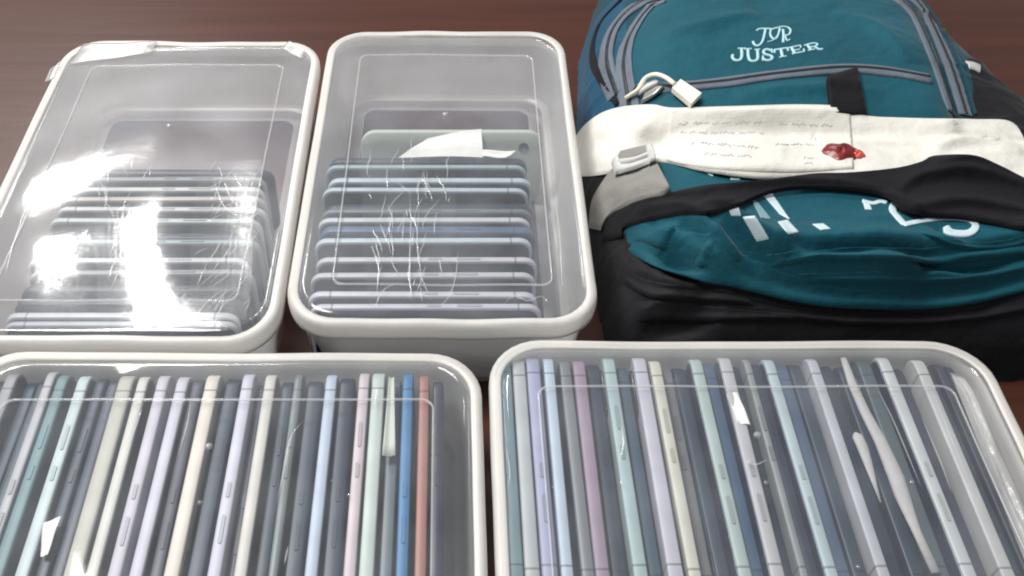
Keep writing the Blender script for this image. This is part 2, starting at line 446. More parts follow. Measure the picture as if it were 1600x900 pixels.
def frame_mat(col):
    g_ = sum(col)/3; k_ = .45 if g_ > 116 else .1
    col = tuple(int(c+(g_-c)*k_) for c in col) if max(col)-min(col) < 70 else col
    if g_ > 116: col = tuple(int(c*.88) for c in col)
    if col not in _fm:
        d = max(col) < 120
        m = principled('phone_frame_%02x%02x%02x' % col, rgb(*col), .42 if d else .5, metal=.1, vary=(34, .13))
        nt = m.node_tree; hs = [n for n in nt.nodes if n.type == 'HUE_SAT'][0]; pb = [n for n in nt.nodes if n.type == 'BSDF_PRINCIPLED'][0]
        tc = [n for n in nt.nodes if n.type == 'TEX_COORD'][0]
        # antenna gaps printed across the frame near both ends
        sx = N(nt, 'ShaderNodeSeparateXYZ'); ab = N(nt, 'ShaderNodeMath', operation='ABSOLUTE'); cp = N(nt, 'ShaderNodeMath', operation='COMPARE')
        cp.inputs[1].default_value = .0632; cp.inputs[2].default_value = .0007
        mc = N(nt, 'ShaderNodeMix', data_type='RGBA'); mc.inputs[7].default_value = rgb(*[int(c*.72) for c in col])
        nt.links.new(tc.outputs['Object'], sx.inputs[0]); nt.links.new(sx.outputs[0], ab.inputs[0]); nt.links.new(ab.outputs[0], cp.inputs[0])
        nt.links.new(cp.outputs[0], mc.inputs[0]); nt.links.new(hs.outputs[0], mc.inputs[6]); nt.links.new(mc.outputs[2], pb.inputs['Base Color'])
        _fm[col] = m
    return _fm[col]
_bm = {}
def back_mat(col):
    if col not in _bm: _bm[col] = principled('phone_back', rgb(*[int(c*.55) for c in col]), .3)
    return _bm[col]
def phone(x, y, z, rz, tilt, thick, col, label, group, flip=False, btn=True, hs=1.0):
    p = empty('phone', (x, y, z)); p.rotation_euler = (tilt, 0, rz+(math.pi if flip else 0))
    if flip: p.rotation_euler[0] = -tilt
    tag(p, label, 'phone', group)
    s = thick/.0082
    def part(name, me, mat, loc=(0, 0, 0), scl=(1, 1, 1)):
        o = bpy.data.objects.new(name, me); o.location = loc; o.scale = scl
        link(o, p); o.material_slots[0].link = 'OBJECT'; o.material_slots[0].material = mat
        return o
    fm = frame_mat(col)
    part('frame', FR, fm, scl=(1, s, hs)); part('screen', SCR, M['glass'], scl=(1, s, hs))
    if s > .9: part('camera_bump', BUMP, M['lens'], loc=(0, .0041*(s-1), PH*(hs-1)))
    if btn:
        bm_ = frame_mat(tuple(max(0, int(c*.86)) for c in col))
        part('volume_button', BTN, bm_, loc=(.030, 0, PH*hs+.0001)); part('power_button', BTN, bm_, loc=(.006, 0, PH*hs+.0001), scl=(.55, 1, 1))
    return p

DK = (24, 40, 62); DK2 = (34, 50, 70); DM = (44, 46, 66)
# front boxes: (left, right) of each top edge in the photograph's middle row, colour
FL = [(-66, -46, DK), (-40, -20, (150, 155, 165)), (-14, 6, DK), (9, 26, DK2), (29, 45, (176, 182, 192)), (49, 68, (92, 146, 158)), (84, 104, (184, 214, 224)), (107, 126, DK2),
      (129, 148, DK2), (152, 178, (188, 188, 170)), (184, 202, (212, 214, 202)), (216, 236, (196, 192, 216)), (247, 267, (198, 198, 224)),
      (271, 291, DM), (296, 319, (226, 214, 198)), (324, 350, DK), (357, 377, (196, 200, 228)), (381, 393, DM), (395, 414, (210, 208, 196)),
      (419, 440, DK), (444, 458, (112, 128, 134)), (462, 490, DK2), (496, 515, (172, 198, 230)), (519, 545, DK), (551, 569, (208, 190, 200)),
      (573, 595, (188, 210, 202)), (600, 620, (88, 104, 110)), (625, 643, (58, 122, 172)), (652, 669, (150, 100, 90)), (674, 692, DM)]
FRT = [(785, 807, (96, 148, 164)), (809, 831, (178, 188, 198)), (833, 856, (152, 164, 214)), (861, 879, (174, 206, 236)), (889, 908, (120, 130, 142)),
       (910, 931, (160, 128, 168)), (936, 959, DK), (963, 984, (156, 200, 206)), (988, 1008, (52, 76, 94)), (1013, 1036, (192, 194, 220)), (1041, 1060, (214, 214, 190)),
       (1063, 1083, (104, 104, 110)), (1086, 1107, DK2), (1111, 1131, (166, 200, 198)), (1134, 1154, (50, 78, 112)), (1159, 1180, (188, 192, 204)),
       (1184, 1198, DK), (1200, 1212, (140, 150, 160)), (1215, 1232, DK), (1236, 1254, (172, 206, 216)), (1259, 1280, (62, 84, 112)), (1284, 1305, DK2),
       (1310, 1328, (188, 194, 210)), (1333, 1360, DK), (1366, 1390, DK2), (1396, 1420, (70, 86, 92)), (1431, 1451, (198, 210, 214)), (1456, 1480, DM), (1486, 1506, (196, 200, 202)), (1512, 1528, DK2), (1533, 1547, DM), (1552, 1564, DK)]
def colour_word(c):
    r, g, b = c; mx, mn = max(c), min(c)
    if mx < 116: return 'dark' if not (b > 140) else 'blue'
    if (b == mx and b-r > 60): return 'blue'
    if r-g > 25 and r > b: return 'reddish'
    if g < r-15 and b > r-10: return 'mauve'
    if mx-mn < 18: return 'pale grey' if mx > 160 else 'grey'
    if b == mx and g-r > 14: return 'pale blue'
    if b == mx: return 'lavender'
    if g == mx: return 'pale green'
    return 'cream'
rnd = random.Random(3)
def front_row(spec, box, y_back):
    n = len(spec)
    for i, (a, b_, c) in enumerate(spec):
        dark = max(c) < 116
        x0 = up(a, 715, .0725)[0]; x1 = up(b_, 715, .0725)[0]
        th = min(.0094, (x1-x0)*.97)
        lab = '%s phone from the left in the %s box, %s edge' % (ORD[i+1].capitalize(), box, colour_word(c))
        hs = rnd.uniform(.985, 1.0)-(rnd.uniform(.06, .16) if dark else 0)
        flip = rnd.random() < .4
        o = phone((x0+x1)/2, y_back-.0826-rnd.uniform(0, .004), .0134, math.pi/2+rnd.uniform(-.006, .006), 0, th, c, lab,
                  'phones in the %s box' % box, flip, rnd.random() < .5, hs)
        o.scale[0] = 1.045
front_row(FL, 'front left', .3830)
front_row(FRT, 'front right', .3955)

def back_row(ys, cx, box, tilt, dz=.0132):
    n = len(ys); order = sorted(ys, key=lambda q: -q[0])
    for i, (y, c, th, dx) in enumerate(order):
        lab = '%s phone from the rear in the %s box, %s edge' % (ORD[i+1].capitalize(), box, colour_word(c))
        hs = 1.0 if max(c) > 116 else .93
        # the top of the leaning phone lies at y
        yb = y+math.sin(tilt)*PH
        phone(cx+dx, yb, dz+.0012, rnd.uniform(-.008, .008), tilt, th, c, lab, 'phones in the %s box' % box, False, rnd.random() < .5, hs*.985)
def ypx(p, z=.072): return up(700, p, z)[1]
b2 = [(246, DK, .0070), (263, (150, 190, 205), .0046), (284, (186, 216, 232), .0060), (299, (180, 210, 228), .0052), (318, DK, .007), (332, (112, 124, 136), .005), (346, (206, 210, 222), .0056),
      (361, (68, 92, 122), .0075), (378, (188, 220, 236), .0056), (408, (206, 206, 220), .0054), (432, (200, 202, 218), .0054), (462, (210, 212, 232), .0056), (481, (204, 208, 226), .0050)]
back_row([(ypx(p), c, t_, random.uniform(-.003, .003)) for p, c, t_ in b2], -.0150, 'back middle', math.radians(-7))
b1 = [(264, DM, .007), (282, (150, 158, 170), .005), (298, (206, 210, 216), .0052), (313, (200, 186, 184), .0052), (329, (206, 206, 210), .0052), (347, (190, 206, 206), .0052),
      (364, DK2, .007), (380, (140, 176, 184), .0050), (409, (212, 216, 224), .0052), (428, (150, 160, 176), .005), (446, DK, .007),
      (466, DK, .007), (495, (190, 200, 214), .0054), (508, (170, 180, 196), .0045)]
back_row([(ypx(p), c, t_, random.uniform(-.003, .003)) for p, c, t_ in b1], -.2175, 'back left', math.radians(-7))

# ------------------------------------------------------------------ loose scraps inside the boxes
def sheet(name, pts, mat, zf, thick=.0006, nsub=6, parent=None, curl=0.0):
    """closed thin quad sheet; pts = four world xy corners, zf(u,v) height"""
    V, F = [], []; n = nsub
    for lay in (0, 1):
        for i in range(n+1):
            for j in range(n+1):
                u, v = i/n, j/n
                x = (1-u)*(1-v)*pts[0][0]+u*(1-v)*pts[1][0]+u*v*pts[2][0]+(1-u)*v*pts[3][0]
                y = (1-u)*(1-v)*pts[0][1]+u*(1-v)*pts[1][1]+u*v*pts[2][1]+(1-u)*v*pts[3][1]
                V.append((x, y, zf(u, v)+(0 if lay == 0 else -thick)))
    m = n+1
    for i in range(n):
        for j in range(n):
            q = (i*m+j, (i+1)*m+j, (i+1)*m+j+1, i*m+j+1); F.append(q); F.append(tuple(m*m+k for k in reversed(q)))
    B = [i*m for i in range(n+1)]+[n*m+j for j in range(1, n+1)]+[i*m+n for i in range(n-1, -1, -1)]+[j for j in range(n-1, 0, -1)]
    for k in range(len(B)):
        a, b_ = B[k], B[(k+1) % len(B)]; F.append((b_, a, a+m*m, b_+m*m))
    return mesh_obj(name, V, F, mat, parent, smooth=(mat is not M['paper']))
def scrap(px, label, z0, z1, mat='paper', name='paper_scrap'):
    pts = [up(x, y, (z0+z1)/2) for x, y in px]
    ph = random.uniform(0, 6)
    o = sheet(name, pts, M[mat], lambda u, v: z0+(z1-z0)*v+.0008*math.sin(5*u+ph)+.0005*math.sin(7*v+ph))
    return tag(o, label, 'paper')

# pale green phone cover standing behind the phones of the back middle box
def phone_cover():
    root = empty('phone_cover', (.003, .6050, .0134)); root.rotation_euler = (math.radians(20), 0, math.pi)
    tag(root, 'pale green phone cover with camera hole behind the phones in back middle box', 'phone cover')
    hx, hz, r = .0745, .0315, .012
    V, F = [], []
    out = rr_n(hx, hz, r, 6, 3, 6); n = len(out)
    hole = [(-.0590+.0042*math.cos(a), .0180+.0042*math.sin(a)) for a in [2*math.pi*i/16 for i in range(16)]]
    prof = [(.006, -.0090), (.0010, -.0086), (0, -.006), (0, -.001), (.0012, 0), (.010, 0)]
    for ins, y in prof:
        for (x, z) in rr_n(hx-ins, hz-ins, max(.003, r-ins), 6, 3, 6): V.append((x, y, z+hz))
    for j in range(len(prof)-1):
        for i in range(n):
            i2 = (i+1) % n; F.append((j*n+i, j*n+i2, (j+1)*n+i2, (j+1)*n+i))
    F.append(tuple(range((len(prof)-1)*n, len(prof)*n)))
    mesh_obj('shell', V, F, M['case'], root)
    V, F = [], []
    for y in (.0004, -.0012):
        for (x, z) in hole: V.append((x, y, z+hz))
    for i in range(16): F.append((i, (i+1) % 16, 16+(i+1) % 16, 16+i))
    F.append(tuple(range(16))); F.append(tuple(reversed(range(16, 32))))
    mesh_obj('camera_hole', V, F, M['zip_tape'], root)
    return root
phone_cover()
scrap([(622, 240), (755, 240), (752, 205), (668, 219)], 'white torn paper label behind the phones in the back middle box', .068, .074)
scrap([(753, 245), (790, 246), (806, 236), (754, 236)], 'small white paper corner beside the torn label in back middle box', .0745, .0748)
scrap([(62, 868), (74, 866), (96, 808), (68, 816)], 'small white torn paper between phones in the front left box', .0735, .0748)
scrap([(1136, 614), (1152, 612), (1172, 664), (1152, 660)], 'white paper tab on a pale phone in the front right box', .0738, .0748)
scrap([(597, 712), (618, 712), (616, 590), (608, 590)], 'grey green paper strip beside the blue phone in front left box', .0735, .0742, 'case')

def tube_path(name, P, radii, mat, parent=None, seg=10, flat=1.0):
    V, F = [], []; n = len(P)
    P = [Vector(p) for p in P]
    for i, p in enumerate(P):
        d = (P[min(n-1, i+1)]-P[max(0, i-1)]).normalized()
        a = d.cross(Vector((0, 0, 1)))
        if a.length < 1e-4: a = Vector((1, 0, 0))
        a.normalize(); b_ = a.cross(d)
        r = radii[i] if hasattr(radii, '__len__') else radii
        for k in range(seg):
            th = 2*math.pi*k/seg; V.append(p+a*r*math.cos(th)+b_*r*flat*math.sin(th))
    for i in range(n-1):
        for k in range(seg):
            k2 = (k+1) % seg; F.append((i*seg+k, i*seg+k2, (i+1)*seg+k2, (i+1)*seg+k))
    F.append(tuple(reversed(range(seg)))); F.append(tuple(range((n-1)*seg, n*seg)))
    return mesh_obj(name, V, F, mat, parent)
def roll(px, radii, label, z, name='foam_roll', mat='foam'):
    P = []
    for i, (x, y) in enumerate(px): a, b_ = up(x, y, z); P.append((a, b_, z))
    return tag(tube_path(name, P, [q*.8 for q in radii], M[mat], flat=.55), label, 'packing foam')
roll([(1336, 676), (1340, 682), (1347, 697), (1355, 720), (1364, 748), (1376, 785)], [.0012, .0042, .0044, .0036, .0022, .0006], 'white club shaped foam scrap in the front right box', .0728)
roll([(1318, 560), (1332, 600), (1352, 645), (1376, 690), (1400, 745), (1410, 775), (1432, 830), (1462, 895)], [.0025, .0038, .0042, .0050, .0062, .0058, .0034, .0034],
     'long white crumpled wrapper between phones in the front right box', .0722, 'wrapper', 'foam')
# crumpled pale bag filling the right end of the front right box
def crumple(px, label, z0, z1):
    pts = [up(x, y, .073) for x, y in px]; n = 26; r_ = random.Random(9)
    ws = [(r_.uniform(20, 120), r_.uniform(-60, 60), r_.uniform(0, 6.3), r_.uniform(.0006, .0022)) for _ in range(9)]
    def zf(u, v):
        x = u*.05; y = v*.2; s = sum(a*abs(math.sin(x*k*1.3+y*q+p)) for k, q, p, a in ws)
        e = min(u, 1-u, v, 1-v)*8
        return z0+min(1, e)*(z1-z0-.004)+min(1, e)*s*.45
    o = sheet('plastic_bag', pts, M['bagfilm'], zf, .0010, n)
    return tag(o, label, 'plastic bag')
crumple([(1618, 905), (1652, 905), (1508, 585), (1488, 578)], 'crumpled milky plastic bag at the right end of front right box', .0705, .0755)

# ------------------------------------------------------------------ backpack: one height field, layers draped on it
class HF:
    X0, X1, Y0, Y1, D = .085, .600, .395, 1.00, .0016
    def __init__(s, arr=None):
        s.nx = int((s.X1-s.X0)/s.D)+1; s.ny = int((s.Y1-s.Y0)/s.D)+1
        s.xs = s.X0+np.arange(s.nx)*s.D; s.ys = s.Y0+np.arange(s.ny)*s.D
        s.XX, s.YY = np.meshgrid(s.xs, s.ys, indexing='ij')
        s.a = np.zeros((s.nx, s.ny)) if arr is None else arr.copy()
    def copy(s): return HF(s.a)
    def z(s, x, y):
        fx = np.clip((np.asarray(x, float)-s.X0)/s.D, 0, s.nx-1.001); fy = np.clip((np.asarray(y, float)-s.Y0)/s.D, 0, s.ny-1.001)
        i = fx.astype(int); j = fy.astype(int); u = fx-i; v = fy-j
        return (s.a[i, j]*(1-u)*(1-v)+s.a[i+1, j]*u*(1-v)+s.a[i, j+1]*(1-u)*v+s.a[i+1, j+1]*u*v)
    def at_many(s, P):
        P = np.asarray(P, float); u = (P[..., 0]-PPX)/FPX; v = (P[..., 1]-450)/FPX
        dx, dy, dz = u, CT-v*ST, -ST-v*CT
        ta = (.20-ZC)/dz; tb = (-.001-ZC)/dz; lo = ta.copy(); hi = tb.copy(); done = np.zeros(u.shape, bool)
        for k in range(1, 201):
            t = ta+(tb-ta)*k/200; hit = (~done) & (ZC+dz*t <= s.z(dx*t, dy*t))
            hi = np.where(hit, t, hi); done |= hit; lo = np.where(done, lo, t)
        for _ in range(12):
            m = (lo+hi)/2; below = ZC+dz*m <= s.z(dx*m, dy*m); hi = np.where(below, m, hi); lo = np.where(below, lo, m)
        return np.stack([dx*hi, dy*hi], -1)
    def at(s, px, py):
        q = s.at_many(np.array([[px, py]])); return float(q[0, 0]), float(q[0, 1])
    def blur(s, n):
        for _ in range(n):
            p = np.pad(s.a, 1, mode='edge')
            s.a = (p[:-2, 1:-1]+p[2:, 1:-1]+p[1:-1, :-2]+p[1:-1, 2:]+4*p[1:-1, 1:-1])/8
        return s
def seg_dist(XX, YY, P, closed=False):
    """distance to a polyline and signed side"""
    best = np.full(XX.shape, 9.0); sg = np.zeros(XX.shape); par = np.zeros(XX.shape)
    n = len(P)
    for i in range(n if closed else n-1):
        ax, ay = P[i]; bx, by = P[(i+1) % n]; dx, dy = bx-ax, by-ay; L2 = dx*dx+dy*dy+1e-12
        t_ = np.clip(((XX-ax)*dx+(YY-ay)*dy)/L2, 0, 1)
        d = np.hypot(XX-ax-t_*dx, YY-ay-t_*dy); cr = dx*(YY-ay)-dy*(XX-ax)
        m = d < best
        best = np.where(m, d, best); sg = np.where(m, np.sign(cr), sg); par = np.where(m, (i+t_)/max(1, n-1), par)
    return best, sg, par
def inside(XX, YY, P):
    r = np.zeros(XX.shape, bool); n = len(P)
    for i in range(n):
        x1, y1 = P[i]; x2, y2 = P[(i+1) % n]
        c = ((y1 > YY) != (y2 > YY)) & (XX < (x2-x1)*(YY-y1)/((y2-y1) if abs(y2-y1) > 1e-9 else 1e-9)+x1)
        r ^= c
    return r
def cat(P, n=60):
    """smooth resampled polyline"""
    P = [np.array(p, float) for p in P]
    if len(P) == 2: return [tuple(P[0]+(P[1]-P[0])*k/n) for k in range(n+1)]
    Q = [2*P[0]-P[1]]+P+[2*P[-1]-P[-2]]
    L = [np.linalg.norm(P[i+1]-P[i]) for i in range(len(P)-1)]; tot = sum(L); out = []
    for k in range(n+1):
        s = tot*k/n; i = 0
        while i < len(L)-1 and s > L[i]: s -= L[i]; i += 1
        t_ = min(1, s/max(1e-9, L[i])); a, b_, c, d = Q[i], Q[i+1], Q[i+2], Q[i+3]
        out.append(tuple(.5*((2*b_)+(-a+c)*t_+(2*a-5*b_+4*c-d)*t_*t_+(-a+3*b_-3*c+d)*t_**3)))
    return out
def fbm(XX, YY, seed, k0, n=6, rough=.55):
    r = np.random.RandomState(seed); s = np.zeros(XX.shape); a = 1.0; k = k0
    for _ in range(n):
        for _ in range(3):
            th = r.uniform(0, 6.28); ph = r.uniform(0, 6.28)
            s += a*np.sin(k*(XX*np.cos(th)+YY*np.sin(th))+ph+1.5*np.sin(k*.6*(XX*np.sin(th)-YY*np.cos(th))+ph))
        a *= rough; k *= 1.8
    return s/4

h = HF(); XX, YY = h.XX, h.YY
xl = np.interp(YY, [.40, .45, .52, .62, .72, .83, .93, 1.0], [.150, .121, .116, .116, .122, .134, .160, .20])
xr = np.interp(YY, [.40, .45, .55, .65, .75, .85, .93, 1.0], [.500, .535, .548, .534, .508, .482, .455, .42])
tt = np.clip((XX-xl)/(xr-xl), 0, 1)
edge = np.power(np.clip(1-np.abs(2*tt-1)**5.0, 0, 1), .55)
yf = .428+.018*np.abs(2*tt-1)**3
u_ = np.clip((YY-yf)/.045, 0, 1); front = np.sqrt(np.clip(1-(1-u_)**2, 0, 1))
u_ = np.clip((.985-YY)/.08, 0, 1); back = np.sqrt(np.clip(1-(1-u_)**2, 0, 1))
Hy = np.interp(YY, [.42, .48, .55, .62, .72, .85, .98], [.066, .072, .076, .080, .082, .076, .06])
h.a = Hy*edge*front*back
h.a += fbm(XX, YY, 5, 18, 5)*.0016*np.clip(h.a/.03, 0, 1)

def poly(px, hf): return [hf.at(x, y) for x, y in px]
def smooth01(d): d = np.clip(d, 0, 1); return d*d*(3-2*d)
# front pocket with the embroidery
UP_PX = [(1037, 2), (1075, -14), (1210, -24), (1365, -16), (1406, 2), (1433, 36), (1465, 112), (1487, 180), (1492, 235), (985, 240), (978, 150), (970, 105), (978, 67), (998, 38)]
UPW = poly(UP_PX, h)
d_, _, _ = seg_dist(XX, YY, UPW, True); ins = inside(XX, YY, UPW)
h.a += np.where(ins, .017*np.sqrt(np.clip(1-(1-np.clip(d_/.035, 0, 1))**2, 0, 1)), 0)
# lower pocket, slack and folded
LOW_PX = [(1046, 240), (1200, 232), (1400, 232), (1600, 240), (1690, 290), (1700, 390), (1640, 440), (1590, 456), (1510, 472), (1375, 477), (1250, 470), (1150, 450), (1060, 436), (1010, 412), (983, 388), (968, 355), (985, 315), (1020, 262)]
LOWW = poly(LOW_PX, h)
d_, _, _ = seg_dist(XX, YY, LOWW, True); ins = inside(XX, YY, LOWW)
h.a += np.where(ins, .020*np.power(np.clip(1-(1-np.clip(d_/.040, 0, 1))**2, 0, 1), .6), 0)
h.blur(4)
base_h = h.copy()
FM = 3.0
def fold(px, amp, w1, w2, flipside=1):
    P = cat([base_h.at(x, y) for x, y in px], 40)
    d, s, par = seg_dist(XX, YY, P); s = s*flipside
    fade = np.sin(np.pi*np.clip(par, 0, 1))**.6
    prof = np.where(s > 0, np.exp(-d/w1), np.exp(-(d/w2)**2))
    h.a += FM*amp*prof*fade
fold([(1085, 345), (1132, 368), (1204, 413), (1262, 442), (1340, 462), (1420, 470)], .0110, .016, .0045)
fold([(1195, 412), (1330, 400), (1465, 402), (1600, 384), (1660, 370)], .0055, .016, .0035)
fold([(1215, 414), (1300, 418), (1400, 412), (1520, 424), (1620, 410)], -.0045, .005, .006)
fold([(1255, 434), (1400, 432), (1520, 412), (1640, 384)], .0040, .012, .003)
fold([(1320, 458), (1450, 454), (1560, 434), (1650, 404)], .0042, .010, .003)
fold([(985, 345), (1050, 350), (1100, 380), (1140, 420), (1200, 448)], .0050, .012, .003)
fold([(1010, 372), (1060, 392), (1110, 425), (1150, 445)], .0070, .012, .004)
fold([(1040, 388), (1060, 405), (1090, 420)], -.008, .006, .006)
fold([(1290, 440), (1400, 448), (1500, 440), (1600, 425)], .0042, .014, .004)
fold([(1240, 330), (1320, 345), (1420, 352), (1520, 372)], .0008, .014, .008)
fold([(1440, 365), (1480, 385), (1530, 400), (1600, 395)], -.0020, .010, .004)
def crease(px, depth, wd):
    P = cat([base_h.at(x, y) for x, y in px], 40); d, s, par = seg_dist(XX, YY, P)
    h.a -= depth*np.exp(-d/wd)*np.sin(np.pi*np.clip(par, 0, 1))**.6
crease([(1200, 416), (1330, 409), (1465, 411), (1610, 393)], .011, .0060)
crease([(1120, 376), (1190, 416), (1255, 449), (1345, 470)], .010, .0050)
crease([(1035, 389), (1060, 406), (1090, 420)], .012, .0060)
crease([(1450, 372), (1490, 398), (1600, 400)], .006, .0050)
crease([(1280, 426), (1400, 424), (1520, 434), (1610, 424)], .007, .0050)
crease([(1000, 378), (1030, 405), (1110, 436)], .005, .0040)
crease([(1330, 446), (1450, 440), (1580, 416)], .005, .0040)
crease([(965, 400), (1000, 440), (1080, 456)], .008, .0050)
crease([(980, 470), (1040, 488), (1130, 478)], .008, .0060)
crease([(1010, 505), (1090, 492), (1180, 505)], .007, .0050)
crease([(1180, 490), (1330, 505), (1500, 503)], .005, .0050)
# soft creases elsewhere
FM = 2.4
fold([(960, 395), (985, 430), (1040, 450), (1100, 462)], .0055, .010, .004)
fold([(985, 500), (1030, 478), (1090, 470)], .0050, .010, .005)
fold([(1000, 520), (1070, 500), (1120, 505)], -.004, .006, .006)
fold([(1180, 480), (1350, 492), (1520, 500)], .0035, .012, .006)
fold([(1020, 60), (1080, 45), (1180, 20)], .0022, .016, .010)
fold([(1300, 20), (1370, 45), (1425, 100)], .0026, .016, .010)
fold([(1150, 150), (1250, 140), (1380, 145)], .0020, .012, .008)
fold([(920, 60), (950, 120), (980, 150)], .003, .01, .006)
h.a += fbm(XX, YY, 8, 45, 4)*.0008*np.clip(h.a/.03, 0, 1)
# crumpled nylon: ridged wrinkles, strongest on the empty base and the sides
rid = 1-np.abs(fbm(XX, YY*1.6, 77, 26, 4)); rid2 = 1-np.abs(fbm(XX*.7, YY*1.5, 78, 40, 3))
inl = inside(XX, YY, LOWW); inu = inside(XX, YY, UPW)
h.a += np.clip(h.a/.03, 0, 1)*np.where(inl, .0012, np.where(inu, .0007, .0032))*(np.clip(rid, -1, 1)**3+.6*np.clip(rid2, -1, 1)**3)
h.blur(1)

BAG = empty('backpack', (.33, .66, 0))
tag(BAG, 'teal and black backpack lying on the table with embroidered name', 'backpack')
BAGO = np.array([.33, .66, 0])

def grid_part(name, mask, mat):
    idx = -np.ones(h.a.shape, int); 
    f0 = mask[:-1, :-1]
    use = np.zeros(h.a.shape, bool)
    use[:-1, :-1] |= f0; use[1:, :-1] |= f0; use[:-1, 1:] |= f0; use[1:, 1:] |= f0
    I, J = np.nonzero(use); idx[I, J] = np.arange(len(I))
    V = np.stack([XX[I, J], YY[I, J], np.where(h.a[I, J] > .0012, h.a[I, J], -.006)], 1)-BAGO
    fi, fj = np.nonzero(f0)
    F = np.stack([idx[fi, fj], idx[fi+1, fj], idx[fi+1, fj+1], idx[fi, fj+1]], 1)
    return mesh_obj(name, V.tolist(), F.tolist(), mat, BAG)
def grow(m, n):
    for _ in range(n):
        q = m.copy(); q[1:] |= m[:-1]; q[:-1] |= m[1:]; q[:, 1:] |= m[:, :-1]; q[:, :-1] |= m[:, 1:]; m = q
    return m
foot = grow(h.a > .0012, 2)
low = inside(XX, YY, poly(LOW_PX, h)) | inside(XX, YY, LOWW); upm = inside(XX, YY, poly(UP_PX, h))
yb = np.interp(XX, [p[0] for p in sorted([base_h.at(x, y) for x, y in ((902, 268), (950, 272), (1000, 300), (1200, 300), (1500, 300), (1600, 300))])],
               [p[1] for p in sorted([base_h.at(x, y) for x, y in ((902, 268), (950, 272), (1000, 300), (1200, 300), (1500, 300), (1600, 300))])])
blackm = foot & ~low & ~upm & (YY < yb)
xs_side = np.interp(YY, [.4, .55, .7, .8, .9, 1.0], [.49, .49, .462, .452, .47, .47])
sidem = foot & ~low & ~upm & ~blackm & inside(XX, YY, [h.at(1510, 92), h.at(1520, 140), h.at(1516, 195), h.at(1500, 240), (.62, .50), (.62, .84)])
bluem = foot & ~low & ~upm & ~blackm & (tt < .10) & (YY < .86)
mainm = foot & ~low & ~upm & ~blackm & ~sidem & ~bluem
grid_part('base_panel', blackm, M['black']); grid_part('side_pocket', sidem, M['black'])
grid_part('side_gusset', bluem, M['blue']); grid_part('main_panel', mainm, M['teal_dark'])
grid_part('front_pocket', upm & foot, M['teal']); grid_part('lower_pocket', low & foot, M['teal'])

def drape(name, G, hf, off, mat, parent, thick=.002, smooth=True, orig=BAGO):
    """G (nu,nv,2) world xy grid draped on hf with a thick edge"""
    G = np.asarray(G, float); nu, nv = G.shape[:2]
    z = hf.z(G[..., 0], G[..., 1])+off
    V = np.concatenate([G, z[..., None]], 2).reshape(-1, 3)-orig
    F = []
    for i in range(nu-1):
        for j in range(nv-1):
            F.append((i*nv+j, (i+1)*nv+j, (i+1)*nv+j+1, i*nv+j+1))
    B = [i*nv for i in range(nu)]+[(nu-1)*nv+j for j in range(1, nv)]+[i*nv+nv-1 for i in range(nu-2, -1, -1)]+[j for j in range(nv-2, 0, -1)]
    o = len(V); W = V[B].copy(); W[:, 2] -= thick
    V = np.concatenate([V, W]); n = len(B)
    for k in range(n):
        k2 = (k+1) % n; F.append((B[k], o+k, o+k2, B[k2]))
    # keep winding upward
    a, b_, c = V[F[0][0]], V[F[0][1]], V[F[0][2]]
    if np.cross(b_-a, c-b_)[2] < 0: F = [tuple(reversed(f)) for f in F]
    return mesh_obj(name, V.tolist(), F, mat, parent, smooth)
def ribbon(name, px, width, hf, off, mat, parent, n=60, m=4, thick=.0015, world=False, crown=0.0, taper=None, orig=BAGO):
    P = np.array(cat(px, n)) if world else hf.at_many(np.array(cat(px, n)))
    # smooth the world path a little
    for _ in range(2): P[1:-1] = (P[:-2]+2*P[1:-1]+P[2:])/4
    T = np.gradient(P, axis=0); T /= np.linalg.norm(T, axis=1)[:, None]+1e-9
    Nn = np.stack([-T[:, 1], T[:, 0]], 1)
    G = np.zeros((len(P), m+1, 2)); O = np.zeros((len(P), m+1))
    for j in range(m+1):
        s = j/m-.5
        wd = width if taper is None else width*np.interp(np.linspace(0, 1, len(P)), *taper)[:, None]
        G[:, j] = P+Nn*s*wd; O[:, j] = off+crown*(1-(2*s)**2)
    return drape(name, G, hf, O, mat, parent, thick, orig=orig)
def patch(name, top, bot, hf, off, mat, parent, nu=70, nv=14, thick=.003, orig=BAGO, edge_drop=0.0):
    A, Bc = np.array(cat(top, nu)), np.array(cat(bot, nu)); G = np.zeros((nu+1, nv+1, 2))
    vv = (np.arange(nv+1)/nv)[None, :, None]
    G = hf.at_many(A[:, None, :]+(Bc-A)[:, None, :]*vv)
    O = off
    if edge_drop:
        v = np.linspace(0, 1, nv+1); O = off-edge_drop*np.abs(2*v-1)[None, :]**6*np.ones((nu+1, 1))
    return drape(name, G, hf, O, mat, parent, thick, orig=orig)

# zips
def zipper(px, w, label=None):
    z = ribbon('zipper', px, w, h, .0016, M['zip_tape'], BAG, n=70, m=8, crown=.0012)
    ribbon('zip_coil', px, w*.20, h, .0034, M['zip_teeth'], z, n=70, m=3, thick=.001).parent = z
    return z
def subparent(o, p): o.parent = p
zL = [(1037, 2), (1015, 14), (996, 38), (980, 67), (973, 105), (979, 150), (985, 185)]
zR = [(1402, 0), (1420, 16), (1436, 40), (1466, 112), (1488, 180)]
for P_, w_ in ((zL, .0125), (zR, .0125)):
    zipper(P_, w_)
zipper([(1030, -6), (990, 12), (962, 40), (949, 70), (948, 105), (962, 150)], .012)
zipper([(1428, 0), (1452, 34), (1484, 106), (1508, 182)], .011)
zipper([(990, 142), (1060, 137), (1132, 130), (1210, 119), (1312, 109), (1380, 112), (1452, 124)], .0125)
for P_ in ([(970, 0), (935, 40), (925, 90), (945, 135), (965, 165)],):
    ribbon('piping', P_, .004, h, .001, M['strap'], BAG, crown=.0015)
ribbon('seam', [(1440, 0), (1470, 40), (1500, 100), (1524, 180)], .003, h, .0006, M['teal_dark'], BAG, crown=.001)
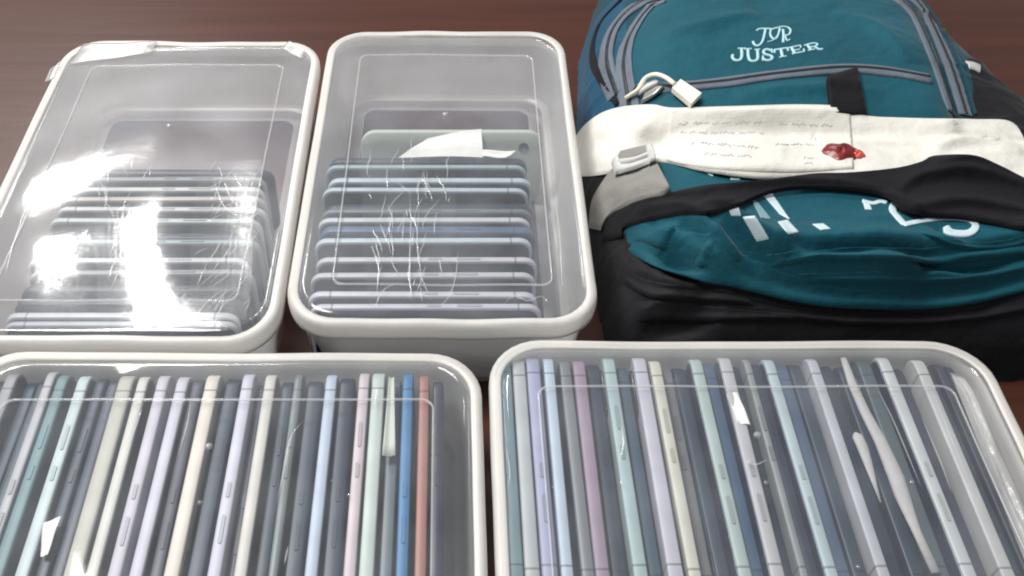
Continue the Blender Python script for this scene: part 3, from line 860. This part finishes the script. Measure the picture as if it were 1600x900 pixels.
ribbon('elastic_edge', [(1512, 100), (1522, 102), (1532, 108)], .012, h, .0012, M['white_plastic'], BAG, n=14, thick=.002)
patch('webbing_tab', [(1290, 128), (1312, 121), (1337, 114)], [(1296, 185), (1320, 186), (1350, 186)], h, .006, M['strap'], BAG, nu=12, nv=10, thick=.006)
# lower pocket seams
def cord(name, px, r, mat, lift=0.0, n=110, parent=None):
    P = h.at_many(np.array(cat(px, n)))
    for _ in range(4): P[1:-1] = (P[:-2]+2*P[1:-1]+P[2:])/4
    Z = h.z(P[:, 0], P[:, 1]); 
    for _ in range(4): Z[1:-1] = (Z[:-2]+2*Z[1:-1]+Z[2:])/4
    return tube_path(name, [(a-BAGO[0], b-BAGO[1], c+lift) for (a, b), c in zip(P, Z)], r, mat, parent or BAG, seg=8)
def lip(A, B, rise, n=70, nv=12, thick=.0022, mat='teal', curl=2.2):
    A, B = np.array(cat(A, n)), np.array(cat(B, n)); v = np.linspace(0, 1, nv+1)
    G = h.at_many(A[:, None, :]+(B-A)[:, None, :]*v[None, :, None])
    u = np.linspace(0, 1, n+1); ends = np.clip(np.minimum(u, 1-u)*7, 0, 1)**.7
    O = .0004+rise*(ends[:, None])*(v[None, :]**curl)-.004*(v[None, :]**9)*ends[:, None]*(rise/.01)
    O = O*1.0; O[:, 0] = -.0012; O[0, :] = -.0012; O[-1, :] = -.0012
    # keep the lip from sinking where the cloth under it falls away
    for _ in range(8): G[1:-1] = (G[:-2]+2*G[1:-1]+G[2:])/4
    z = h.z(G[..., 0], G[..., 1])+O
    for _ in range(6): z[1:-1, 2:] = (z[:-2, 2:]+2*z[1:-1, 2:]+z[2:, 2:])/4
    return drape('fabric_fold', G, h, z-h.z(G[..., 0], G[..., 1]), M[mat], BAG, thick)
lip([(1000, 352), (1060, 352), (1130, 372), (1204, 414), (1290, 444), (1400, 454), (1520, 442), (1640, 400)], [(978, 386), (1010, 416), (1073, 443), (1160, 462), (1260, 485), (1380, 493), (1510, 485), (1640, 446)], .013)
lip([(1190, 400), (1330, 384), (1470, 384), (1660, 360)], [(1200, 418), (1330, 414), (1470, 420), (1660, 396)], .012)
lip([(1240, 428), (1360, 424), (1500, 424), (1650, 392)], [(1250, 444), (1370, 448), (1510, 446), (1650, 418)], .009)
lip([(992, 345), (1040, 356), (1090, 380), (1130, 412)], [(990, 376), (1034, 396), (1080, 418), (1124, 436)], .009)
lip([(1420, 352), (1480, 372), (1560, 376), (1650, 350)], [(1440, 366), (1490, 392), (1570, 394), (1650, 370)], .007)
# the slack black base sags in folds of its own
lip([(955, 400), (1000, 432), (1080, 448), (1180, 462)], [(962, 432), (1010, 468), (1090, 476), (1180, 478)], .008, mat='black')
lip([(985, 470), (1060, 470), (1150, 482), (1260, 490)], [(990, 505), (1060, 508), (1150, 506), (1260, 504)], .009, mat='black')
lip([(1180, 478), (1340, 490), (1500, 486), (1650, 455)], [(1180, 496), (1340, 512), (1500, 508), (1650, 480)], .008, mat='black')
ribbon('seam', [(990, 452), (1100, 452), (1180, 468), (1290, 489), (1400, 494), (1520, 494), (1600, 480)], .0026, h, .0002, M['strap'], BAG, n=90, crown=.001)

# embroidery: strokes as (points, width factor); coordinates read off the letters
def E1(x, y): return (1100+x*.15556, 10+y*.15556)
STR = [
    # monogram J
    ([(530, 245), (560, 228), (640, 226), (700, 232)], 1.0), ([(618, 232), (606, 290), (585, 360), (545, 398), (505, 385), (492, 355)], 1.1),
    # looped letters
    ([(672, 235), (665, 285), (690, 325), (720, 330), (745, 290), (760, 225)], .9), ([(700, 225), (740, 218), (790, 205), (850, 215), (872, 250), (850, 290), (805, 292)], 1.0),
    ([(795, 235), (800, 290), (795, 365)], 1.2), ([(770, 230), (735, 300), (690, 345), (640, 358)], .6), ([(815, 300), (835, 345), (865, 335)], .8),
    # J
    ([(340, 425), (420, 425)], .9), ([(378, 425), (380, 500), (362, 540), (310, 542), (284, 512), (292, 488)], 1.3),
    # U
    ([(408, 432), (478, 428)], .8), ([(442, 430), (446, 500), (462, 545), (505, 552), (540, 530), (538, 438)], 1.3), ([(508, 438), (562, 434)], .8),
    # S
    ([(680, 432), (688, 470)], .8), ([(684, 452), (650, 434), (606, 440), (596, 470), (630, 488), (678, 498), (690, 522), (660, 544), (610, 540), (592, 522)], 1.3), ([(592, 500), (592, 550)], .8),
    # T
    ([(706, 440), (712, 470)], .8), ([(706, 440), (838, 420)], 1.0), ([(838, 420), (846, 452)], .8), ([(772, 432), (790, 510)], 1.3), ([(758, 514), (828, 502)], .8),
    # E
    ([(850, 420), (965, 394)], .9), ([(880, 416), (914, 478)], 1.4), ([(886, 480), (1010, 456)], .9), ([(905, 446), (962, 434)], .8), ([(965, 394), (975, 418)], .7), ([(1000, 430), (1010, 456)], .7),
    # R
    ([(1010, 395), (1100, 372), (1140, 382), (1128, 402), (1060, 415)], 1.0), ([(1040, 390), (1076, 440)], 1.3), ([(1046, 446), (1112, 434)], .8), ([(1112, 408), (1160, 434), (1192, 430)], 1.1),
]
emb = []
for k, (P_, wf) in enumerate(STR):
    ribbon('embroidery', [E1(*p) for p in P_], .0019*wf, h, .0006, M['thread'], BAG, n=14 if len(P_) < 4 else 26, m=2, thick=.0009, crown=.0004)

# white print on the lower pocket
def E2(x, y): return (1060+x*.3375, 230+y*.3375)
def quad_print(q, mat, n=8):
    q = [np.array(E2(*p)) for p in q]; G = np.zeros((n+1, n+1, 2))
    for i in range(n+1):
        for j in range(n+1):
            u, v = i/n, j/n
            G[i, j] = (1-u)*(1-v)*q[0]+u*(1-v)*q[1]+u*v*q[2]+(1-u)*v*q[3]
    G = h.at_many(G)
    drape('printed_stripe', G, h, .0007, M[mat], BAG, .0009)
for q, m_ in (([(298, 325), (355, 320), (418, 425), (362, 437)], 'print'), ([(460, 347), (505, 338), (558, 395), (510, 405)], 'print'),
              ([(620, 358), (670, 355), (705, 380), (660, 385)], 'print'), ([(232, 290), (272, 262), (290, 318), (245, 318)], 'print'),
              ([(385, 215), (432, 215), (515, 336), (470, 312)], 'print'), ([(335, 240), (368, 258), (430, 335), (382, 330)], 'print_grey'),
              ([(100, 90), (150, 95), (160, 136), (140, 128)], 'print'), ([(232, 105), (278, 110), (286, 152), (242, 152)], 'print'), ([(352, 128), (398, 130), (404, 152), (362, 150)], 'print')):
    quad_print(q, m_)
ribbon('printed_letter', [E2(*p) for p in ((868, 255), (880, 290))], .0045, h, .0007, M['print'], BAG, n=10, thick=.0009)
ribbon('printed_letter', [E2(*p) for p in ((850, 250), (905, 262), (930, 252), (965, 258))], .0036, h, .0008, M['print'], BAG, n=14, thick=.0009)
ribbon('printed_letter', [E2(*p) for p in ((1008, 250), (990, 290), (1020, 330), (1050, 362))], .0050, h, .0007, M['print'], BAG, n=16, thick=.0009)
ribbon('printed_letter', [E2(*p) for p in ((1040, 362), (1100, 348), (1180, 336), (1270, 332), (1350, 342), (1378, 365), (1355, 396), (1300, 402), (1250, 394), (1236, 384), (1262, 378))], .0046, h, .0009, M['print'], BAG,
       n=46, thick=.0009, taper=([0, .3, .7, 1], [1, .7, 1.1, 1.3]))

# white cloth band round the bag, written on and sealed
hc = h.copy(); hc.blur(26); hc.a = np.maximum(hc.a, h.a)+.0035
hc.a += fbm(XX, YY, 21, 22, 4)*.0020+.0022*np.clip(1-np.abs(fbm(XX*.7, YY*1.5, 25, 34, 3)), -1, 1)**4
base_c = hc.copy()
def cfold(px, amp, w):
    P = cat([base_c.at(x, y) for x, y in px], 30); d, s, par = seg_dist(XX, YY, P)
    hc.a += 1.9*amp*np.exp(-(d/w)**2)*np.sin(np.pi*np.clip(par, 0, 1))**.6
for P_, a_, w_ in (([(915, 225), (960, 205), (1010, 215)], .004, .006), ([(940, 250), (985, 225), (1040, 232)], -.003, .005), ([(960, 170), (965, 195), (990, 215)], -.004, .006),
                   ([(1330, 200), (1420, 215), (1560, 205)], .003, .008), ([(1440, 240), (1510, 222), (1600, 240)], .004, .007), ([(1345, 225), (1430, 232), (1500, 236)], -.003, .006),
                   ([(1060, 178), (1180, 176), (1325, 176)], .0020, .005), ([(1050, 255), (1150, 262), (1300, 262)], .002, .006), ([(905, 250), (950, 262), (1000, 240)], .004, .005)):
    cfold(P_, a_, w_)
hc.blur(2); hc.a = np.maximum(hc.a, h.a+.002)
CLO = np.array(list(hc.at(1200, 215))+[0.0]); CL = empty('cloth_band', tuple(CLO))
tag(CL, 'white cotton cloth band with faint handwriting wrapped across the teal backpack', 'cloth')
top = [(896, 218), (912, 196), (940, 176), (975, 166), (1020, 163), (1050, 168), (1130, 166), (1250, 163), (1326, 167), (1350, 180), (1420, 184), (1520, 186), (1580, 190), (1604, 222), (1625, 250), (1700, 275), (1780, 315), (1830, 370)]
bot = [(898, 268), (908, 272), (930, 271), (958, 266), (1000, 254), (1040, 250), (1100, 264), (1190, 276), (1260, 274), (1330, 272), (1400, 270), (1470, 262), (1540, 266), (1600, 284), (1630, 300), (1690, 330), (1770, 372), (1815, 430)]
patch('cloth', top, bot, hc, 0.0, M['cloth'], CL, nu=150, nv=26, thick=.0025, orig=CLO)
# the flap on which the lines are written, a second layer of the cloth
hf2 = hc.copy(); hf2.a = hf2.a+.0012
patch('cloth_flap', [(1048, 170), (1130, 168.5), (1250, 165), (1328, 169.5)], [(1040, 248), (1110, 262), (1230, 268), (1334, 262)], hf2, 0.0, M['cloth'], CL, nu=70, nv=18, thick=.0016, orig=CLO)
def E3(x, y): return (1020+x*.2125, 150+y*.2125)
rs = random.Random(12)
LINES = [(185, 205, 800, 195), (930, 210, 1350, 215), (200, 268, 820, 272), (985, 305, 1210, 300), (285, 340, 780, 378), (900, 350, 1190, 362), (370, 425, 760, 450), (1110, 455, 1190, 458), (1115, 495, 1180, 500)]
for (xa, ya, xb, yb_) in LINES:
    x = xa
    while x < xb-10:
        wl = rs.uniform(40, 120); x2 = min(xb, x+wl); pts = []; xx = x
        while xx < x2:
            yy = ya+(yb_-ya)*(xx-xa)/(xb-xa); pts.append(E3(xx, yy+rs.uniform(-10, 10)*rs.choice((.5, .8, 1.6)))); xx += rs.uniform(4, 8)
        if len(pts) > 2:
            ribbon('handwriting', pts, 0.00036, hf2, .0004, M['ink'], CL, n=len(pts)*3, m=1, thick=.0006, orig=CLO)
        x = x2+rs.uniform(12, 34)
# wax seal
def blob(name, px, py, rx, ry, hgt, mat, seed):
    cx, cy = hf2.at(px, py); r_ = random.Random(seed); n = 32; K = 6; V, F = [], []
    co = [(r_.uniform(.02, .08), r_.uniform(0, 6.3)) for _ in range(6)]
    for k in range(K+1):
        s = 1-k/K
        for i in range(n):
            a = 2*math.pi*i/n; rad = 1+sum(c*math.sin((j+2)*a+p) for j, (c, p) in enumerate(co))*.6
            x = cx+rx*s*rad*math.cos(a); y = cy+ry*s*rad*math.sin(a)
            V.append((x-CLO[0], y-CLO[1], float(hf2.z(x, y))-.0006+hgt*(1-s**3)*(1+.25*math.sin(5*a+s*4))))
    for k in range(K):
        for i in range(n):
            i2 = (i+1) % n; F.append((k*n+i, k*n+i2, (k+1)*n+i2, (k+1)*n+i))
    return mesh_obj(name, V, F, mat, CL)
blob('wax_seal', 1313, 235, .0135, .0125, .0035, M['wax'], 4)
blob('wax_smear', 1340, 239, .0058, .0056, .0022, M['wax_pale'], 6)

# black shoulder strap gathered over the lower pocket
hs = h.copy(); hs.blur(30); hs.a = np.maximum(hs.a, h.a)+.006
hs.a += fbm(XX, YY, 31, 30, 4)*.0013
base_s = hs.copy()
def sfold(px, amp, w):
    P = cat([base_s.at(x, y) for x, y in px], 30); d, s, par = seg_dist(XX, YY, P)
    hs.a += amp*np.where(s > 0, np.exp(-(d/w)), np.exp(-(d/(w*.35))**2))*np.sin(np.pi*np.clip(par, 0, 1))**.5
for P_, a_, w_ in (([(1090, 300), (1180, 288), (1270, 285), (1400, 296)], .005, .010), ([(1400, 300), (1440, 280), (1530, 275), (1620, 300)], .009, .010), ([(1420, 330), (1500, 318), (1620, 335)], .007, .008),
                   ([(1455, 262), (1520, 252), (1600, 280)], .006, .008), ([(1385, 300), (1410, 320), (1440, 335)], .007, .006), ([(970, 330), (1040, 308), (1120, 300)], .004, .008)):
    sfold(P_, a_, w_)
hs.blur(1)
topS = [(940, 372), (950, 340), (985, 318), (1050, 300), (1110, 288), (1195, 281), (1270, 271), (1330, 269), (1400, 262), (1440, 252), (1460, 243), (1520, 242), (1560, 257), (1600, 277), (1650, 300), (1720, 345), (1790, 395), (1825, 450)]
botS = [(972, 366), (975, 352), (1010, 340), (1060, 330), (1110, 329), (1150, 319), (1205, 297), (1262, 290), (1345, 294), (1390, 304), (1412, 322), (1460, 333), (1520, 338), (1600, 354), (1660, 370), (1715, 400), (1770, 440), (1795, 490)]
patch('shoulder_strap', topS, botS, hs, 0.0, M['strap'], BAG, nu=150, nv=22, thick=.004)
# grey strap end with white buckle
hg = hs.copy(); hg.blur(12); hg.a += .006
base_g = hg.copy()
for P_, a_, w_ in (([(930, 320), (960, 300), (1040, 290)], .004, .006), ([(960, 325), (1000, 305), (1045, 300)], -.004, .005), ([(975, 285), (1000, 276), (1035, 262)], .004, .005)):
    P = cat([base_g.at(x, y) for x, y in P_], 30); d, s, par = seg_dist(XX, YY, P); hg.a += a_*np.exp(-(d/w_)**2)
patch('strap_end', [(921, 348), (924, 315), (938, 288), (958, 262), (985, 244), (1018, 238)], [(940, 352), (950, 336), (975, 318), (1005, 307), (1035, 300), (1047, 292)], hg, 0, M['grey_web'], BAG, nu=50, nv=20, thick=.006)
def E4(x, y): return (900+x*.2778, 100+y*.2778)
bk = ribbon('buckle', [E4(222, 622), E4(300, 612), E4(424, 566)], .0050, hg, .0075, M['white_plastic'], BAG, n=20, thick=.004, crown=.001)
for q in ([(212, 560), (236, 632)], [(402, 492), (424, 572)]):
    ribbon('buckle_post', [E4(*p) for p in q], .0044, hg, .0070, M['white_plastic'], BAG, n=14, thick=.004, crown=.001).parent = bk
for q in ([(228, 586), (320, 572), (412, 534)],):
    ribbon('buckle_bar', [E4(*p) for p in q], .0034, hg, .0072, M['white_plastic'], BAG, n=14, thick=.003, crown=.001).parent = bk
for q in ([(225, 556), (300, 535), (400, 506)],):
    ribbon('buckle_strap', [E4(*p) for p in q], .0090, hg, .0060, M['grey_web'], BAG, n=14, thick=.003).parent = bk

# zip pull and the looped white seal lock
def P3(hf, px, py, off):
    x, y = hf.at(px, py); return np.array([x, y, float(hf.z(x, y))+off])
LP = [(280, 200), (345, 165), (385, 118), (440, 104), (500, 112), (550, 140)]
offs = [.002, .004, .007, .008, .006, .0045]
P = [P3(hc, *E4(*p), o) for p, o in zip(LP, offs)]
P = [tuple(p) for p in cat(P, 24)]
LK0 = np.array(P[-1]); LK = empty('seal_lock', tuple(LK0))
tag(LK, 'small white looped seal lock on the zip above the cloth band', 'lock')
tube_path('shackle', [tuple(np.array(p)-LK0) for p in P], .0022, M['lock'], LK, flat=.8)
q = [P3(hc, *E4(*p), .0048) for p in ((583, 112), (700, 190), (642, 250), (535, 160))]
V = [tuple(p-LK0) for p in q]+[tuple(p-LK0-np.array([0, 0, .0045])) for p in q]
mesh_obj('lock_body', V, [(3, 2, 1, 0), (4, 5, 6, 7), (0, 1, 5, 4), (1, 2, 6, 5), (2, 3, 7, 6), (3, 0, 4, 7)], M['lock'], LK, smooth=False)
zp = ribbon('zip_pull', [E4(370, 215), E4(420, 190), E4(460, 150)], .010, h, .006, M['steel'], BAG, n=10, thick=.003)
ribbon('pull_tab', [E4(350, 195), E4(400, 165), E4(450, 140)], .005, h, .009, M['white_plastic'], BAG, n=10, thick=.003).parent = zp

# film glints put into whitish slivers, and drips on the front lids
def lid_marks(fr, wz, lid, lines, seed):
    r_ = random.Random(seed); paths = []
    for L in lines:
        pts = []
        for (x, y) in cat(L, 10):
            a, b_ = to_local(fr, *up(x, y, .0784)); pts.append((a, b_, .0774+wz(a, b_)))
        paths.append(pts)
    o = slivers('film_glint', paths, M['crease'], lid, .0003, hw=.00055, h=.0005); o['kind'] = 'stuff'
def lid_drops(fr, wz, lid, spots):
    for (x, y, r) in spots:
        r *= .6
        a, b_ = to_local(fr, *up(x, y, .0784)); V, F = [], []
        for k in range(4):
            q = k/3*math.pi/2
            for i in range(10): V.append((a+r*math.cos(q)*math.cos(i*.6283), b_+r*math.cos(q)*math.sin(i*.6283), .0776+wz(a, b_)+r*.5*math.sin(q)))
        for k in range(3):
            for i in range(10): F.append((k*10+i, k*10+(i+1) % 10, k*10+10+(i+1) % 10, k*10+10+i))
        mesh_obj('glue_drop', V, F, M['drop'], lid)
lid_marks(fr3, wz3, lid3, [[(298, 622), (292, 660), (278, 710)], [(475, 656), (455, 680), (442, 740), (432, 785)], [(450, 852), (444, 880)], [(478, 566), (430, 568), (405, 568)], [(222, 636), (207, 680)], [(585, 640), (590, 600)]], 1)
lid_marks(fr4, wz4, lid4, [[(1370, 605), (1400, 665), (1440, 760)], [(1455, 605), (1490, 690), (1520, 762)], [(1440, 650), (1470, 720), (1488, 770)], [(1165, 718), (1182, 724), (1200, 716)], [(790, 690), (797, 740), (792, 760)], [(970, 660), (975, 690), (968, 720)]], 2)
lid_drops(fr3, wz3, lid3, [(545, 772, .0020), (312, 784, .0026), (72, 788, .0026), (172, 648, .0014), (518, 750, .0012)])
lid_drops(fr4, wz4, lid4, [(972, 752, .0024), (1172, 720, .0028), (1198, 752, .0022), (1426, 752, .0022), (864, 760, .0012), (1342, 884, .0020)])

lid_marks(fr2, wz2, lid2, [[(866, 300), (874, 360), (879, 448)], [(893, 300), (905, 370), (914, 450)], [(788, 474), (803, 462), (826, 470), (846, 462), (858, 474)], [(584, 482), (600, 452), (625, 440)],
                           [(640, 300), (642, 350), (640, 420), (644, 470)], [(655, 320), (652, 380), (660, 440)], [(632, 330), (628, 380)], [(716, 390), (712, 430), (700, 465), (676, 482)], [(580, 380), (592, 420), (588, 460)]], 5)
lid_marks(fr1, wz1, lid1, [[(60, 262), (44, 310), (24, 370), (8, 430)], [(185, 240), (200, 275)], [(265, 498), (280, 470), (296, 455)], [(300, 500), (330, 465), (352, 450)], [(330, 270), (350, 320), (380, 340)], [(345, 265), (362, 310), (392, 335)],
                           [(360, 262), (380, 295), (402, 318)], [(318, 420), (338, 388), (344, 370)], [(330, 425), (352, 395)]], 6)
# torn ends of tape folded over the rim of the back left box
for q, z0, z1 in (([(84, 122), (70, 128), (80, 112), (97, 98)], .0790, .0815), ([(108, 100), (236, 82), (246, 66), (130, 70)], .0786, .0800), ([(440, 75), (470, 92), (478, 80), (452, 66)], .0792, .0806)):
    o = sheet('tape_end', [up(x, y, .079) for x, y in q], M['torn'], lambda u, v: z0+(z1-z0)*v+.0004*math.sin(9*u), .0004, 8, lid1)
    for v in o.data.vertices: v.co.x -= fr1[0]; v.co.y -= fr1[1]
